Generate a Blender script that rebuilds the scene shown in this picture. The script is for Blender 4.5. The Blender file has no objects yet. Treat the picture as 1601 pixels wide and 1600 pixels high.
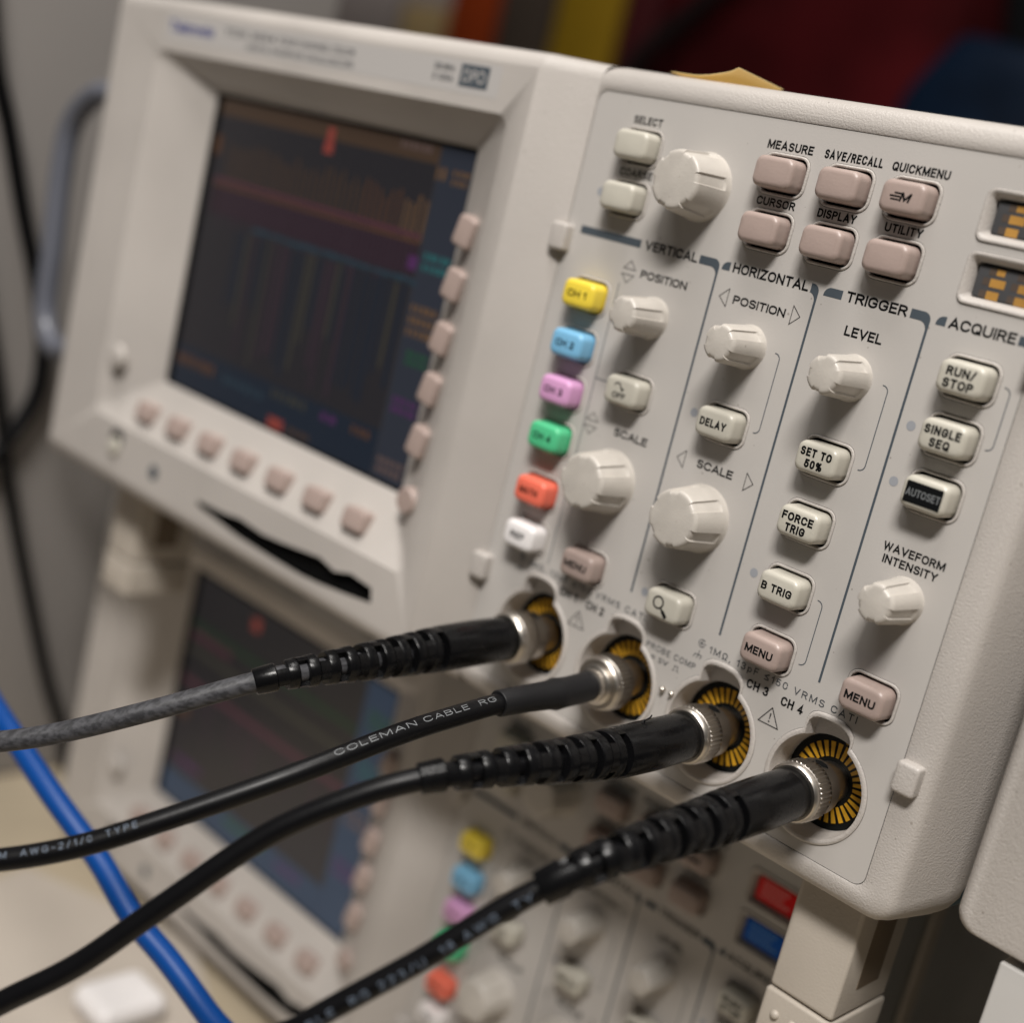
import bpy, bmesh, math, random
from mathutils import Vector, Matrix
random.seed(7)
PI = math.pi
SC = bpy.context.scene
COL = SC.collection

# ------------------------------------------------------------------ units
# Everything is written in "panel units" (1 unit = 0.826 mm): X along the front
# panel, Y up, Z out of the panel.  W() turns that into metres, bench top near 0.
U = 0.000826
BENCH = -402.0
def W(x, y, z):
    return Vector((x * U, -z * U, (y - BENCH) * U))

# ------------------------------------------------------------------ camera
cd = bpy.data.cameras.new('camera')
cam = bpy.data.objects.new('camera', cd)
COL.objects.link(cam)
SC.camera = cam
cd.sensor_fit = 'HORIZONTAL'
cd.sensor_width = 24.0
cd.lens = 2172.93 / 1601 * 24.0
cd.clip_start = 0.01
cd.clip_end = 60
cr = Vector((0.696219112, 0.232516583, -0.679128108))
dn = Vector((0.317283353, -0.948330604, 0.000583310))
fw = Vector((-0.643902339, -0.215882155, -0.734019531))
def D(v): return Vector((v.x, -v.z, v.y))
r_, u_, b_ = D(cr), D(-dn), D(-fw)
m = Matrix(((r_.x, u_.x, b_.x, 0), (r_.y, u_.y, b_.y, 0), (r_.z, u_.z, b_.z, 0), (0, 0, 0, 1)))
m.translation = W(210.168, 6.250, 342.776)
cam.matrix_world = m
cd.dof.use_dof = True
cd.dof.focus_distance = 385 * U
cd.dof.aperture_fstop = 3.75
cd.dof.aperture_blades = 9

# ------------------------------------------------------------------ light
wd = bpy.data.worlds.new('World'); SC.world = wd; wd.use_nodes = True
wn = wd.node_tree
bg = wn.nodes['Background']
bg.inputs[0].default_value = (1.0, 0.95, 0.90, 1)
bg.inputs[1].default_value = 0.055
def area(name, loc, target, sx, sy, power, col):
    l = bpy.data.lights.new(name, 'AREA'); l.shape = 'RECTANGLE'; l.size = sx; l.size_y = sy
    l.energy = power; l.color = col
    o = bpy.data.objects.new(name, l); COL.objects.link(o)
    o.location = loc
    o.rotation_euler = (Vector(target) - Vector(loc)).to_track_quat('-Z', 'Y').to_euler()
    o['kind'] = 'structure'
    return o
tgt = W(0, -60, 0)
area('ceiling_lamp', W(540, 1500, 1130), tgt, 0.5, 0.2, 37, (1.0, 0.962, 0.918))
area('ceiling_lamp', W(-250, 1900, 520), tgt, 0.9, 0.25, 15.5, (1.0, 0.962, 0.922))
SC.view_settings.view_transform = 'Standard'
SC.view_settings.look = 'None'
SC.view_settings.exposure = -0.05
SC.view_settings.gamma = 1.0
SC.view_settings.use_curve_mapping = False

# ------------------------------------------------------------------ materials
def mat(name, col, rough=0.5, metal=0.0, bump=0.0, bscale=400.0, spec=0.5, mottle=0.0, mscale=30.0,
        speck=0.0, emis=None, estr=0.0, coat=0.0, rvar=0.0, stretch=None, trans=0.0, mcon=.2):
    M = bpy.data.materials.new(name); M.use_nodes = True
    nt = M.node_tree; N = nt.nodes; L = nt.links
    P = N['Principled BSDF']
    P.inputs['Base Color'].default_value = (*col, 1)
    P.inputs['Roughness'].default_value = rough
    P.inputs['Metallic'].default_value = metal
    P.inputs['Specular IOR Level'].default_value = spec
    P.inputs['Coat Weight'].default_value = coat
    if emis:
        P.inputs['Emission Color'].default_value = (*emis, 1)
        P.inputs['Emission Strength'].default_value = estr
    tc = N.new('ShaderNodeTexCoord')
    src = tc.outputs['Object']
    if stretch:
        mp = N.new('ShaderNodeMapping'); mp.inputs['Scale'].default_value = stretch
        L.new(src, mp.inputs['Vector']); src = mp.outputs['Vector']
    def noise(sc, det=3.0):
        n = N.new('ShaderNodeTexNoise'); n.inputs['Scale'].default_value = sc
        n.inputs['Detail'].default_value = det
        L.new(src, n.inputs['Vector']); return n
    cur = None
    if mottle:
        n = noise(mscale, 5)
        mr = N.new('ShaderNodeMapRange'); mr.inputs['From Min'].default_value = 0.5 - mcon
        mr.inputs['From Max'].default_value = 0.5 + mcon
        mr.inputs['To Min'].default_value = 1 - mottle; mr.inputs['To Max'].default_value = 1 + mottle * 0.4
        L.new(n.outputs['Fac'], mr.inputs['Value'])
        mx = N.new('ShaderNodeMix'); mx.data_type = 'RGBA'; mx.blend_type = 'MULTIPLY'
        mx.inputs['Factor'].default_value = 1
        mx.inputs['A'].default_value = (*col, 1)
        L.new(mr.outputs['Result'], mx.inputs['B'])
        cur = mx.outputs['Result']
    if speck:
        v = N.new('ShaderNodeTexVoronoi'); v.inputs['Scale'].default_value = 260
        L.new(src, v.inputs['Vector'])
        n2 = noise(55, 2)
        th = N.new('ShaderNodeMath'); th.operation = 'MULTIPLY_ADD'
        L.new(n2.outputs['Fac'], th.inputs[0]); th.inputs[1].default_value = 0.28; th.inputs[2].default_value = -0.098
        lt = N.new('ShaderNodeMath'); lt.operation = 'LESS_THAN'
        L.new(v.outputs['Distance'], lt.inputs[0]); L.new(th.outputs[0], lt.inputs[1])
        sm = N.new('ShaderNodeMath'); sm.operation = 'MULTIPLY'; sm.inputs[1].default_value = speck
        L.new(lt.outputs[0], sm.inputs[0])
        mx = N.new('ShaderNodeMix'); mx.data_type = 'RGBA'
        L.new(sm.outputs[0], mx.inputs['Factor'])
        if cur: L.new(cur, mx.inputs['A'])
        else: mx.inputs['A'].default_value = (*col, 1)
        mx.inputs['B'].default_value = (col[0] * .25, col[1] * .2, col[2] * .16, 1)
        cur = mx.outputs['Result']
    if cur: L.new(cur, P.inputs['Base Color'])
    if rvar:
        n = noise(mscale * 3, 4)
        mr = N.new('ShaderNodeMapRange')
        mr.inputs['To Min'].default_value = max(0.02, rough - rvar); mr.inputs['To Max'].default_value = rough + rvar
        L.new(n.outputs['Fac'], mr.inputs['Value']); L.new(mr.outputs['Result'], P.inputs['Roughness'])
    if bump:
        n = noise(bscale, 2)
        b = N.new('ShaderNodeBump'); b.inputs['Strength'].default_value = bump
        b.inputs['Distance'].default_value = 0.0004
        L.new(n.outputs['Fac'], b.inputs['Height']); L.new(b.outputs['Normal'], P.inputs['Normal'])
    if trans:
        T = N.new('ShaderNodeBsdfTranslucent'); T.inputs['Color'].default_value = (*col, 1)
        X = N.new('ShaderNodeMixShader'); X.inputs[0].default_value = trans
        out = N['Material Output']
        L.new(P.outputs[0], X.inputs[1]); L.new(T.outputs[0], X.inputs[2]); L.new(X.outputs[0], out.inputs['Surface'])
    return M
M = dict(
    bezel=mat('beige_plastic', (.470, .436, .405), .42, bump=.42, bscale=2100, mottle=.12, mscale=16, speck=.45, rvar=.06),
    panel=mat('grey_overlay', (.472, .447, .422), .40, bump=.05, bscale=2400, mottle=.05, mscale=18, speck=.5, rvar=.05),
    knob=mat('ivory_knob', (.50, .465, .42), .36, bump=.10, bscale=1600, mottle=.10, mscale=140, speck=.35),
    ivory=mat('ivory_key', (.49, .465, .40), .34, bump=.1, bscale=1200, mottle=.06, mscale=90, speck=.25),
    mauve=mat('mauve_key', (.355, .275, .245), .38, bump=.1, bscale=1200, mottle=.05, mscale=90, speck=.25),
    yellow=mat('yellow_key', (.80, .61, .06), .38, mottle=.05, mscale=90),
    blue=mat('light_blue_key', (.19, .45, .68), .38, mottle=.05, mscale=90),
    pink=mat('pink_key', (.62, .32, .55), .38, mottle=.05, mscale=90),
    green=mat('green_key', (.08, .50, .24), .38, mottle=.05, mscale=90),
    coral=mat('coral_key', (.80, .16, .10), .38, mottle=.05, mscale=90),
    white=mat('white_key', (.78, .75, .74), .40, mottle=.04, mscale=90),
    ink=mat('black_ink', (.006, .0065, .007), .6, spec=.05),
    slate=mat('slate_ink', (.065, .08, .095), .6, spec=.1),
    fade=mat('grey_ink', (.075, .08, .085), .6, spec=.05),
    led=mat('lamp_window', (.30, .31, .335), .3),
    void=mat('rubber_and_gap_shade', (.004, .004, .004), .8, spec=.1),  # near-black for rubber feet and for shade painted into gaps and holes
    label=mat('label_strip', (.44, .42, .405), .45),
    logo=mat('blue_ink', (.03, .045, .20), .5),
    case=mat('blue_case', (.010, .065, .10), .45, bump=.2, bscale=900),
    gap=mat('dark_seam', (.015, .013, .02), .6),
    glass=mat('screen_glass', (.012, .011, .013), .30, emis=(.23, .225, .27), estr=.035, spec=.55, rvar=.03, mscale=8),  # faint even emission stands in for grey haze reflected in the glass
    foot=mat('foot_plastic', (.47, .42, .36), .45, bump=.2, bscale=1500, mottle=.06, mscale=30),
    footbrown=mat('foot_channel', (.16, .12, .08), .6, mottle=.3, mscale=40),  # brown tone of the channel strip on each foot's side
    nickel=mat('nickel', (.56, .52, .47), .33, metal=1, mottle=.1, mscale=40, rvar=.05),
    boot=mat('black_rubber', (.004, .004, .0045), .26, spec=.20, mottle=.3, mscale=160, speck=0, bump=.10, bscale=900, rvar=.07),
    jacket=mat('black_pvc', (.0035, .0035, .0042), .38, spec=.20, bump=.05, bscale=700, mottle=.25, mscale=60, rvar=.06),
    worn=mat('worn_grey_pvc', (.052, .052, .057), .5, spec=.25, bump=.2, bscale=500, mottle=.45, mscale=900, stretch=(1, .2, 1), mcon=.10),
    shrink=mat('matt_sleeve', (.008, .008, .009), .5, spec=.3, bump=.1, bscale=900),
    print=mat('white_print', (.17, .178, .185), .6),
    printblue=mat('bluish_print', (.10, .125, .165), .6),
    brass=mat('amber_segments', (.56, .295, .02), .42, spec=.3, mottle=.22, mscale=240, speck=.5),
    ring=mat('black_board', (.005, .006, .006), .4, spec=.25),
    netblue=mat('blue_pvc', (.002, .048, .22), .4, spec=.25, bump=.05, bscale=500),
    handle=mat('grey_handle', (.11, .116, .14), .30, bump=.1, bscale=800),
    bench=mat('tan_laminate', (.41, .345, .25), .5, mottle=.12, mscale=12, bump=.05, bscale=300),
    mat_=mat('pale_mat', (.44, .39, .335), .6, mottle=.06, mscale=20, bump=.1, bscale=900),
    wall=mat('grey_wall', (.20, .18, .165), .8, mottle=.08, mscale=3, bump=.1, bscale=60),
    dark=mat('unlit_depth', (.003, .003, .0035), .8, spec=.05, mottle=.3, mscale=8),  # near-black colour standing in for deep, unlit background
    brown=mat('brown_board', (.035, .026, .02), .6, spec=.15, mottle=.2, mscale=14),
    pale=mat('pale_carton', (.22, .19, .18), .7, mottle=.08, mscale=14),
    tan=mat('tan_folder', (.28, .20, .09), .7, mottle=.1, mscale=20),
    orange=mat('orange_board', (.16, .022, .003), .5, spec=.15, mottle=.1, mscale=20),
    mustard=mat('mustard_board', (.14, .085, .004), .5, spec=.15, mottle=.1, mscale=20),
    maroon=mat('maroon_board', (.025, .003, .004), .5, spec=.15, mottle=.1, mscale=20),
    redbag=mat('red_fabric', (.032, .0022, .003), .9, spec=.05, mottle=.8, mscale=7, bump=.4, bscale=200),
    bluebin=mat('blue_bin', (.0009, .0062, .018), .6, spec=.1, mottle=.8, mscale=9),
    sticky=mat('yellow_paper', (.82, .66, .36), .6, mottle=.12, mscale=60, trans=.55),
    modgrey=mat('module_plate', (.06, .06, .063), .5, mottle=.1, mscale=60),
    modamber=mat('module_amber', (.44, .23, .05), .5, mottle=.25, mscale=120),
    modbrown=mat('module_brown', (.085, .062, .048), .5),
    modred=mat('module_red', (.78, .008, .010), .45, spec=.2),
    modblue=mat('module_blue', (.003, .11, .55), .45, spec=.2),
    modtext=mat('module_text', (.75, .30, .28), .5),
    modtextb=mat('module_text_pale', (.10, .28, .60), .5),
)
def glow(name, col, s):
    s *= .42; g_ = sum(col) / 3; col = tuple(c * .75 + g_ * .25 for c in col)
    return mat('screen_' + name, tuple(c * .1 for c in col), .3, emis=col, estr=s)
G = dict(red=glow('red', (.75, .07, .035), .55), pink=glow('pink', (.42, .25, .22), .38), orange=glow('orange', (.55, .27, .09), .34),
         dimorange=glow('dim_orange', (.42, .17, .07), .24), teal=glow('teal', (.02, .45, .48), .33), green=glow('green', (.03, .32, .12), .36),
         purple=glow('purple', (.28, .04, .36), .36), magenta=glow('magenta', (.40, .10, .18), .26), blue=glow('blue', (.07, .17, .26), .28),
         menu=glow('menu', (.13, .16, .25), .19), dim=glow('dim', (.17, .09, .15), .26), dimblue=glow('dim_blue', (.05, .09, .17), .22),
         dimbrown=glow('dim_brown', (.24, .13, .07), .36), bright=glow('bright_menu', (.05, .14, .30), .45), olive=glow('olive', (.16, .15, .11), .36),
         line=glow('graticule', (.16, .16, .19), .25))

# ------------------------------------------------------------------ mesh helpers
def finish(bm, name, mats, parent=None, origin=(0, 0, 0), smooth=40, mesh_only=False):
    """bm vertices are in panel units relative to `origin`; result is metres."""
    bmesh.ops.remove_doubles(bm, verts=bm.verts, dist=1e-4)
    bmesh.ops.recalc_face_normals(bm, faces=bm.faces)
    me = bpy.data.meshes.new(name)
    for v in bm.verts:
        x, y, z = v.co
        v.co = Vector((x * U, -z * U, y * U))
    bm.to_mesh(me); bm.free()
    for mm in (mats if isinstance(mats, (list, tuple)) else [mats]): me.materials.append(mm)
    if smooth:
        me.polygons.foreach_set('use_smooth', [True] * len(me.polygons))
        me.set_sharp_from_angle(angle=math.radians(smooth))
    me.update()
    if mesh_only: return me
    return put(me, name, parent, origin)
def put(me, name, parent=None, origin=(0, 0, 0)):
    o = bpy.data.objects.new(name, me); COL.objects.link(o)
    loc = W(*origin)
    if parent is not None:
        o.parent = parent
        p = parent; base = Vector(p.location)
        while p.parent is not None:
            p = p.parent; base += Vector(p.location)
        o.location = loc - base
    else:
        o.location = loc
    return o
def thing(name, label, cat, origin=(0, 0, 0), group=None, o=None):
    if o is None:
        o = bpy.data.objects.new(name, None); COL.objects.link(o); o.location = W(*origin)
        o.empty_display_size = .02
    o['label'] = label; o['category'] = cat
    if group: o['group'] = group
    return o
def struct(o): o['kind'] = 'structure'; return o

def rrect(x0, x1, y0, y1, r, n=5):
    pts = []
    r = max(min(r, (x1 - x0) / 2 - 1e-3, (y1 - y0) / 2 - 1e-3), 1e-3)
    for cx, cy, a0 in ((x1 - r, y1 - r, 0), (x0 + r, y1 - r, PI / 2), (x0 + r, y0 + r, PI), (x1 - r, y0 + r, 1.5 * PI)):
        for i in range(n + 1):
            a = a0 + PI / 2 * i / n
            pts.append((cx + r * math.cos(a), cy + r * math.sin(a)))
    return pts
def loft(bm, loops, mi=0, cap0=False, cap1=False):
    rows = [[bm.verts.new(p) for p in l] for l in loops]
    n = len(rows[0])
    for a, b in zip(rows, rows[1:]):
        for i in range(n):
            f = bm.faces.new((a[i], a[(i + 1) % n], b[(i + 1) % n], b[i])); f.material_index = mi
    if cap0: bm.faces.new(rows[0]).material_index = mi
    if cap1: bm.faces.new(rows[-1]).material_index = mi
    return rows
def L3(pts, z): return [(x, y, z) for x, y in pts]
def poly(bm, pts, z, mi=0):
    f = bm.faces.new([bm.verts.new((x, y, z)) for x, y in pts]); f.material_index = mi; return f
def box(bm, x0, x1, y0, y1, z0, z1, r=0.0, e=0.0, mi=0):
    """box with rounded XY corners r and eased front/back edges e"""
    rr = max(r, 1e-3)
    if e > 0:
        ls = []
        for k in range(4):
            a = PI / 2 * k / 3
            i = e * (1 - math.sin(a)); z = z0 + e * (1 - math.cos(a))
            ls.append(L3(rrect(x0 + i, x1 - i, y0 + i, y1 - i, max(rr - i * .5, .05)), z))
        for k in range(4):
            a = PI / 2 * k / 3
            i = e * (1 - math.cos(a)); z = z1 - e + e * math.sin(a)
            ls.append(L3(rrect(x0 + i, x1 - i, y0 + i, y1 - i, max(rr - i * .5, .05)), z))
    else:
        ls = [L3(rrect(x0, x1, y0, y1, rr), z0), L3(rrect(x0, x1, y0, y1, rr), z1)]
    loft(bm, ls, mi, True, True)
def lathe(bm, prof, cx=0, cy=0, n=48, mi=0, cap0=False, cap1=False):
    loft(bm, [[(cx + r * math.cos(2 * PI * i / n), cy + r * math.sin(2 * PI * i / n), z) for i in range(n)] for r, z in prof], mi, cap0, cap1)
def fill(loops, z, bm, mi=0):
    """flat sheet with holes: first loop is the outline"""
    cu = bpy.data.curves.new('f', 'CURVE'); cu.dimensions = '2D'; cu.fill_mode = 'BOTH'
    for lp in loops:
        s = cu.splines.new('POLY'); s.points.add(len(lp) - 1)
        for p, (x, y) in zip(s.points, lp): p.co = (x, y, 0, 1)
        s.use_cyclic_u = True
    me = curve_mesh(cu)
    off = len(bm.verts)
    vs = [bm.verts.new((v.co.x, v.co.y, z)) for v in me.vertices]
    for p in me.polygons:
        try: bm.faces.new([vs[i] for i in p.vertices]).material_index = mi
        except ValueError: pass
    bpy.data.meshes.remove(me)
def curve_mesh(cu):
    o = bpy.data.objects.new('tmp', cu); COL.objects.link(o)
    dg = bpy.context.evaluated_depsgraph_get(); dg.update()
    me = bpy.data.meshes.new_from_object(o.evaluated_get(dg))
    bpy.data.objects.remove(o); bpy.data.curves.remove(cu)
    return me
def text_raw(s, bold=0.0, space=1.0):
    cu = bpy.data.curves.new('t', 'FONT'); cu.body = s; cu.size = 1; cu.offset = bold; cu.space_character = space
    cu.resolution_u = 4; cu.fill_mode = 'FRONT'
    me = curve_mesh(cu)
    vs = [(v.co.x, v.co.y) for v in me.vertices]; fs = [tuple(p.vertices) for p in me.polygons]
    bpy.data.meshes.remove(me); return vs, fs
_h = text_raw('H'); CAPH = max(v[1] for v in _h[0])
def text(bm, s, x0, x1, y0, cap, z, bold=.012, mi=0, space=1.0, mapf=None, slant=0.0):
    vs, fs = text_raw(s, bold, space)
    ax = min(v[0] for v in vs); bx = max(v[0] for v in vs)
    sx = (x1 - x0) / (bx - ax); sy = cap / CAPH
    q = [(x0 + (v[0] - ax) * sx + slant * v[1] * sy, y0 + v[1] * sy) for v in vs]
    bv = [bm.verts.new(mapf(x, y) if mapf else (x, y, z)) for x, y in q]
    for f in fs:
        try: bm.faces.new([bv[i] for i in f]).material_index = mi
        except ValueError: pass
def stroke(bm, pts, w, z, closed=False, mi=0, mapf=None):
    n = len(pts); P = [Vector(p) for p in pts]; Lf = []; Rt = []
    for i in range(n):
        if closed: a, b = P[i - 1], P[(i + 1) % n]
        else: a, b = P[max(i - 1, 0)], P[min(i + 1, n - 1)]
        d1 = (P[i] - a); d2 = (b - P[i])
        if d1.length < 1e-6: d1 = d2
        if d2.length < 1e-6: d2 = d1
        d1.normalize(); d2.normalize(); t = (d1 + d2)
        if t.length < 1e-6: t = d1
        t.normalize(); nn = Vector((-t.y, t.x)); c = max(.35, nn.dot(Vector((-d1.y, d1.x))))
        a_ = P[i] + nn * w / 2 / c; b_ = P[i] - nn * w / 2 / c
        Lf.append(bm.verts.new(mapf(*a_) if mapf else (*a_, z))); Rt.append(bm.verts.new(mapf(*b_) if mapf else (*b_, z)))
    for i in range(n if closed else n - 1):
        j = (i + 1) % n
        bm.faces.new((Lf[i], Lf[j], Rt[j], Rt[i])).material_index = mi
def arc(cx, cy, r, a0, a1, n=8):
    return [(cx + r * math.cos(math.radians(a0 + (a1 - a0) * i / n)), cy + r * math.sin(math.radians(a0 + (a1 - a0) * i / n))) for i in range(n + 1)]


# stroke lettering: centre lines on a 0..1 box, drawn with an even pen
def _E(cx, cy, rx, ry, a0, a1, n=7):
    return [(cx + rx * math.cos(math.radians(a0 + (a1 - a0) * i / n)), cy + ry * math.sin(math.radians(a0 + (a1 - a0) * i / n))) for i in range(n + 1)]
_O = _E(.33, .64, .33, .36, 0, 180, 10) + _E(.33, .36, .33, .36, 180, 360, 10)
_C = _E(.33, .64, .33, .36, 25, 180, 9) + _E(.33, .36, .33, .36, 180, 335, 9)
_S = _E(.29, .75, .27, .25, 25, 270, 11)[:-2] + _E(.30, .25, .28, .26, 80, -155, 11)
GL = {
 'A': (.68, [[(0, 0), (.34, 1), (.68, 0)], [(.14, .28), (.54, .28)]]),
 'B': (.6, [[(0, 0), (0, 1), (.34, 1)] + _E(.34, .765, .22, .235, 90, -90) + [(0, .53)], [(.3, .53)] + _E(.34, .265, .26, .265, 90, -90) + [(0, 0)]]),
 'C': (.64, [_C]), 'D': (.62, [[(0, 0), (0, 1), (.26, 1)] + _E(.26, .62, .36, .38, 90, 0) + _E(.26, .38, .36, .38, 0, -90) + [(0, 0)]]),
 'E': (.5, [[(.5, 1), (0, 1), (0, 0), (.5, 0)], [(0, .52), (.44, .52)]]), 'F': (.48, [[(.48, 1), (0, 1), (0, 0)], [(0, .5), (.42, .5)]]),
 'G': (.66, [_C[:-1] + [(.64, .22), (.64, .46), (.38, .46)]]), 'H': (.6, [[(0, 0), (0, 1)], [(.6, 0), (.6, 1)], [(0, .52), (.6, .52)]]),
 'I': (.0, [[(0, 0), (0, 1)]]), 'K': (.58, [[(0, 0), (0, 1)], [(.56, 1), (0, .4)], [(.2, .6), (.58, 0)]]), 'L': (.46, [[(0, 1), (0, 0), (.46, 0)]]),
 'M': (.8, [[(0, 0), (0, 1)], [(.03, 1), (.4, .08), (.77, 1)], [(.8, 1), (.8, 0)]]), 'N': (.62, [[(0, 0), (0, 1)], [(.02, 1), (.6, 0)], [(.62, 0), (.62, 1)]]),
 'O': (.66, [_O]), 'P': (.56, [[(0, 0), (0, 1), (.3, 1)] + _E(.3, .74, .26, .26, 90, -90) + [(0, .48)]]),
 'Q': (.66, [_O, [(.42, .22), (.66, 0)]]), 'R': (.58, [[(0, 0), (0, 1), (.3, 1)] + _E(.3, .75, .26, .25, 90, -90) + [(0, .5)], [(.32, .48), (.58, 0)]]),
 'S': (.58, [_S]), 'T': (.56, [[(0, 1), (.56, 1)], [(.28, .95), (.28, 0)]]), 'U': (.62, [[(0, 1), (0, .3)] + _E(.31, .31, .31, .31, 180, 360, 10) + [(.62, 1)]]),
 'V': (.66, [[(0, 1), (.33, 0), (.66, 1)]]), 'W': (.94, [[(0, 1), (.22, 0), (.47, .95), (.72, 0), (.94, 1)]]), 'X': (.6, [[(0, 0), (.6, 1)], [(0, 1), (.6, 0)]]),
 'Y': (.62, [[(0, 1), (.31, .45), (.62, 1)], [(.31, .42), (.31, 0)]]), 'Z': (.56, [[(0, 1), (.56, 1), (0, 0), (.56, 0)]]),
 '0': (.5, [_E(.25, .66, .25, .34, 0, 180, 8) + _E(.25, .34, .25, .34, 180, 360, 8)]), '1': (.22, [[(0, .76), (.22, 1), (.22, 0)]]),
 '2': (.5, [_E(.25, .74, .25, .26, 165, -20, 8) + [(0, 0), (.5, 0)]]), '3': (.5, [_E(.24, .75, .23, .25, 160, -80, 9), _E(.24, .26, .26, .27, 80, -160, 9)]),
 '4': (.54, [[(.38, 0), (.38, 1), (0, .28), (.54, .28)]]), '5': (.5, [[(.46, 1), (.06, 1), (.02, .5)] + _E(.24, .32, .26, .32, 120, -150, 9)]),
 '6': (.5, [_E(.25, .3, .25, .3, 0, 360, 12), [(0, .32), (.05, .65), (.32, 1)]]), '7': (.5, [[(0, 1), (.5, 1), (.18, 0)]]),
 '8': (.5, [_E(.25, .76, .22, .24, 0, 345, 12) + [(.47, .76)], _E(.25, .26, .25, .26, 0, 345, 12) + [(.5, .26)]]), '9': (.5, [_E(.25, .7, .25, .3, 0, 360, 12), [(.5, .68), (.45, .35), (.18, 0)]]),
 '/': (.36, [[(0, -.06), (.36, 1.06)]]), '%': (.8, [_E(.17, .77, .17, .23, 0, 345, 10) + [(.34, .77)], _E(.63, .23, .17, .23, 0, 345, 10) + [(.8, .23)], [(.2, 0), (.6, 1)]]),
 ',': (.05, [[(.05, .03), (0, -.16)]]), '-': (.3, [[(0, .42), (.3, .42)]]), ' ': (.12, []), 
 'p': (.46, [[(0, -.3), (0, .66)], _E(.23, .33, .23, .33, 0, 360, 12)]), '\u03a9': (.62, [[(0, 0), (.2, 0), (.2, .1)] + _E(.31, .6, .31, .4, 240, -60, 12) + [(.42, .1), (.42, 0), (.62, 0)]]),
 '\u2264': (.5, [[(.5, .95), (0, .6), (.5, .25)], [(0, .02), (.5, .02)]]),
}
def letters(bm, s, x0, x1, y0, cap, z, wt=.15, mi=0, mapf=None, slant=0.0, gapf=.115):
    sw = wt * cap; hw = sw / 2; n = len(s); gap = gapf * cap
    tw = sum(GL[c][0] for c in s)
    K = ((x1 - x0) - n * sw - (n - 1) * gap) / tw
    if K < .45 * cap:
        gap *= .5; K = ((x1 - x0) - n * sw - (n - 1) * gap) / tw
    x = x0
    for c in s:
        w, sts = GL[c]
        for st in sts:
            P = [Vector((x + hw + px * K, y0 + hw + py * (cap - sw))) for px, py in st]
            closed = (P[0] - P[-1]).length < 1e-4
            if closed: P = P[:-1]
            else:
                P[0] = P[0] + (P[0] - P[1]).normalized() * hw; P[-1] = P[-1] + (P[-1] - P[-2]).normalized() * hw
            P = [Vector((p.x + slant * (p.y - y0), p.y)) for p in P]
            Q = [P[0]]
            for p in P[1:]:
                if (p - Q[-1]).length > 1e-3: Q.append(p)
            if mapf:
                Q2 = [Q[0]]
                for a_, b_ in zip(Q, Q[1:] + ([Q[0]] if closed else [])):
                    k_ = max(1, int((b_ - a_).length / .3)); Q2 += [a_.lerp(b_, j_ / k_) for j_ in range(1, k_ + 1)]
                Q = Q2[:-1] if closed else Q2
            stroke(bm, Q, sw, z, closed, mi, mapf)
        x += w * K + sw + gap

# paths ------------------------------------------------------------
def spline(pts, step=2.0):
    P = [Vector(p) for p in pts]; out = []
    for i in range(len(P) - 1):
        p0 = P[i - 1] if i else P[0] * 2 - P[1]; p1 = P[i]; p2 = P[i + 1]
        p3 = P[i + 2] if i + 2 < len(P) else P[-1] * 2 - P[-2]
        n = max(2, int((p2 - p1).length / step))
        for k in range(n):
            t = k / n
            out.append(.5 * ((2 * p1) + (p2 - p0) * t + (2 * p0 - 5 * p1 + 4 * p2 - p3) * t * t + (3 * p1 - p0 - 3 * p2 + p3) * t ** 3))
    out.append(P[-1]); return out
class Path:
    def __init__(s, pts, step=2.0, up=(0, 1, 0)):
        s.p = spline(pts, step); s.s = [0.0]
        for a, b in zip(s.p, s.p[1:]): s.s.append(s.s[-1] + (b - a).length)
        s.t = []; s.u = []; s.v = []
        n = len(s.p); up = Vector(up)
        for i in range(n):
            t = (s.p[min(i + 1, n - 1)] - s.p[max(i - 1, 0)]).normalized()
            if i == 0: u = (up - t * up.dot(t)).normalized()
            else:
                u = s.u[-1]; u = (u - t * u.dot(t)).normalized()
            s.t.append(t); s.u.append(u); s.v.append(t.cross(u))
        s.len = s.s[-1]
    def at(s, d):
        d = max(0, min(d, s.len - 1e-6)); lo, hi = 0, len(s.s) - 1
        while hi - lo > 1:
            mid = (lo + hi) // 2
            if s.s[mid] <= d: lo = mid
            else: hi = mid
        k = (d - s.s[lo]) / max(1e-9, s.s[hi] - s.s[lo])
        return s.p[lo].lerp(s.p[hi], k), s.t[lo].lerp(s.t[hi], k), s.u[lo].lerp(s.u[hi], k).normalized(), s.v[lo].lerp(s.v[hi], k).normalized()
    def pt(s, d, ang, r):
        p, t, u, v = s.at(d)
        return p + u * (r * math.cos(ang)) + v * (r * math.sin(ang))
def tube(bm, path, prof, n=20, mi=0, caps=(True, True)):
    """prof: list of (distance, radius)"""
    loft(bm, [[path.pt(d, 2 * PI * i / n, r) for i in range(n)] for d, r in prof], mi, *caps)
def even(path, r, d0=0, d1=None, step=2.5):
    d1 = path.len if d1 is None else d1
    k = max(2, int((d1 - d0) / step))
    return [(d0 + (d1 - d0) * i / k, r) for i in range(k + 1)]

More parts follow.
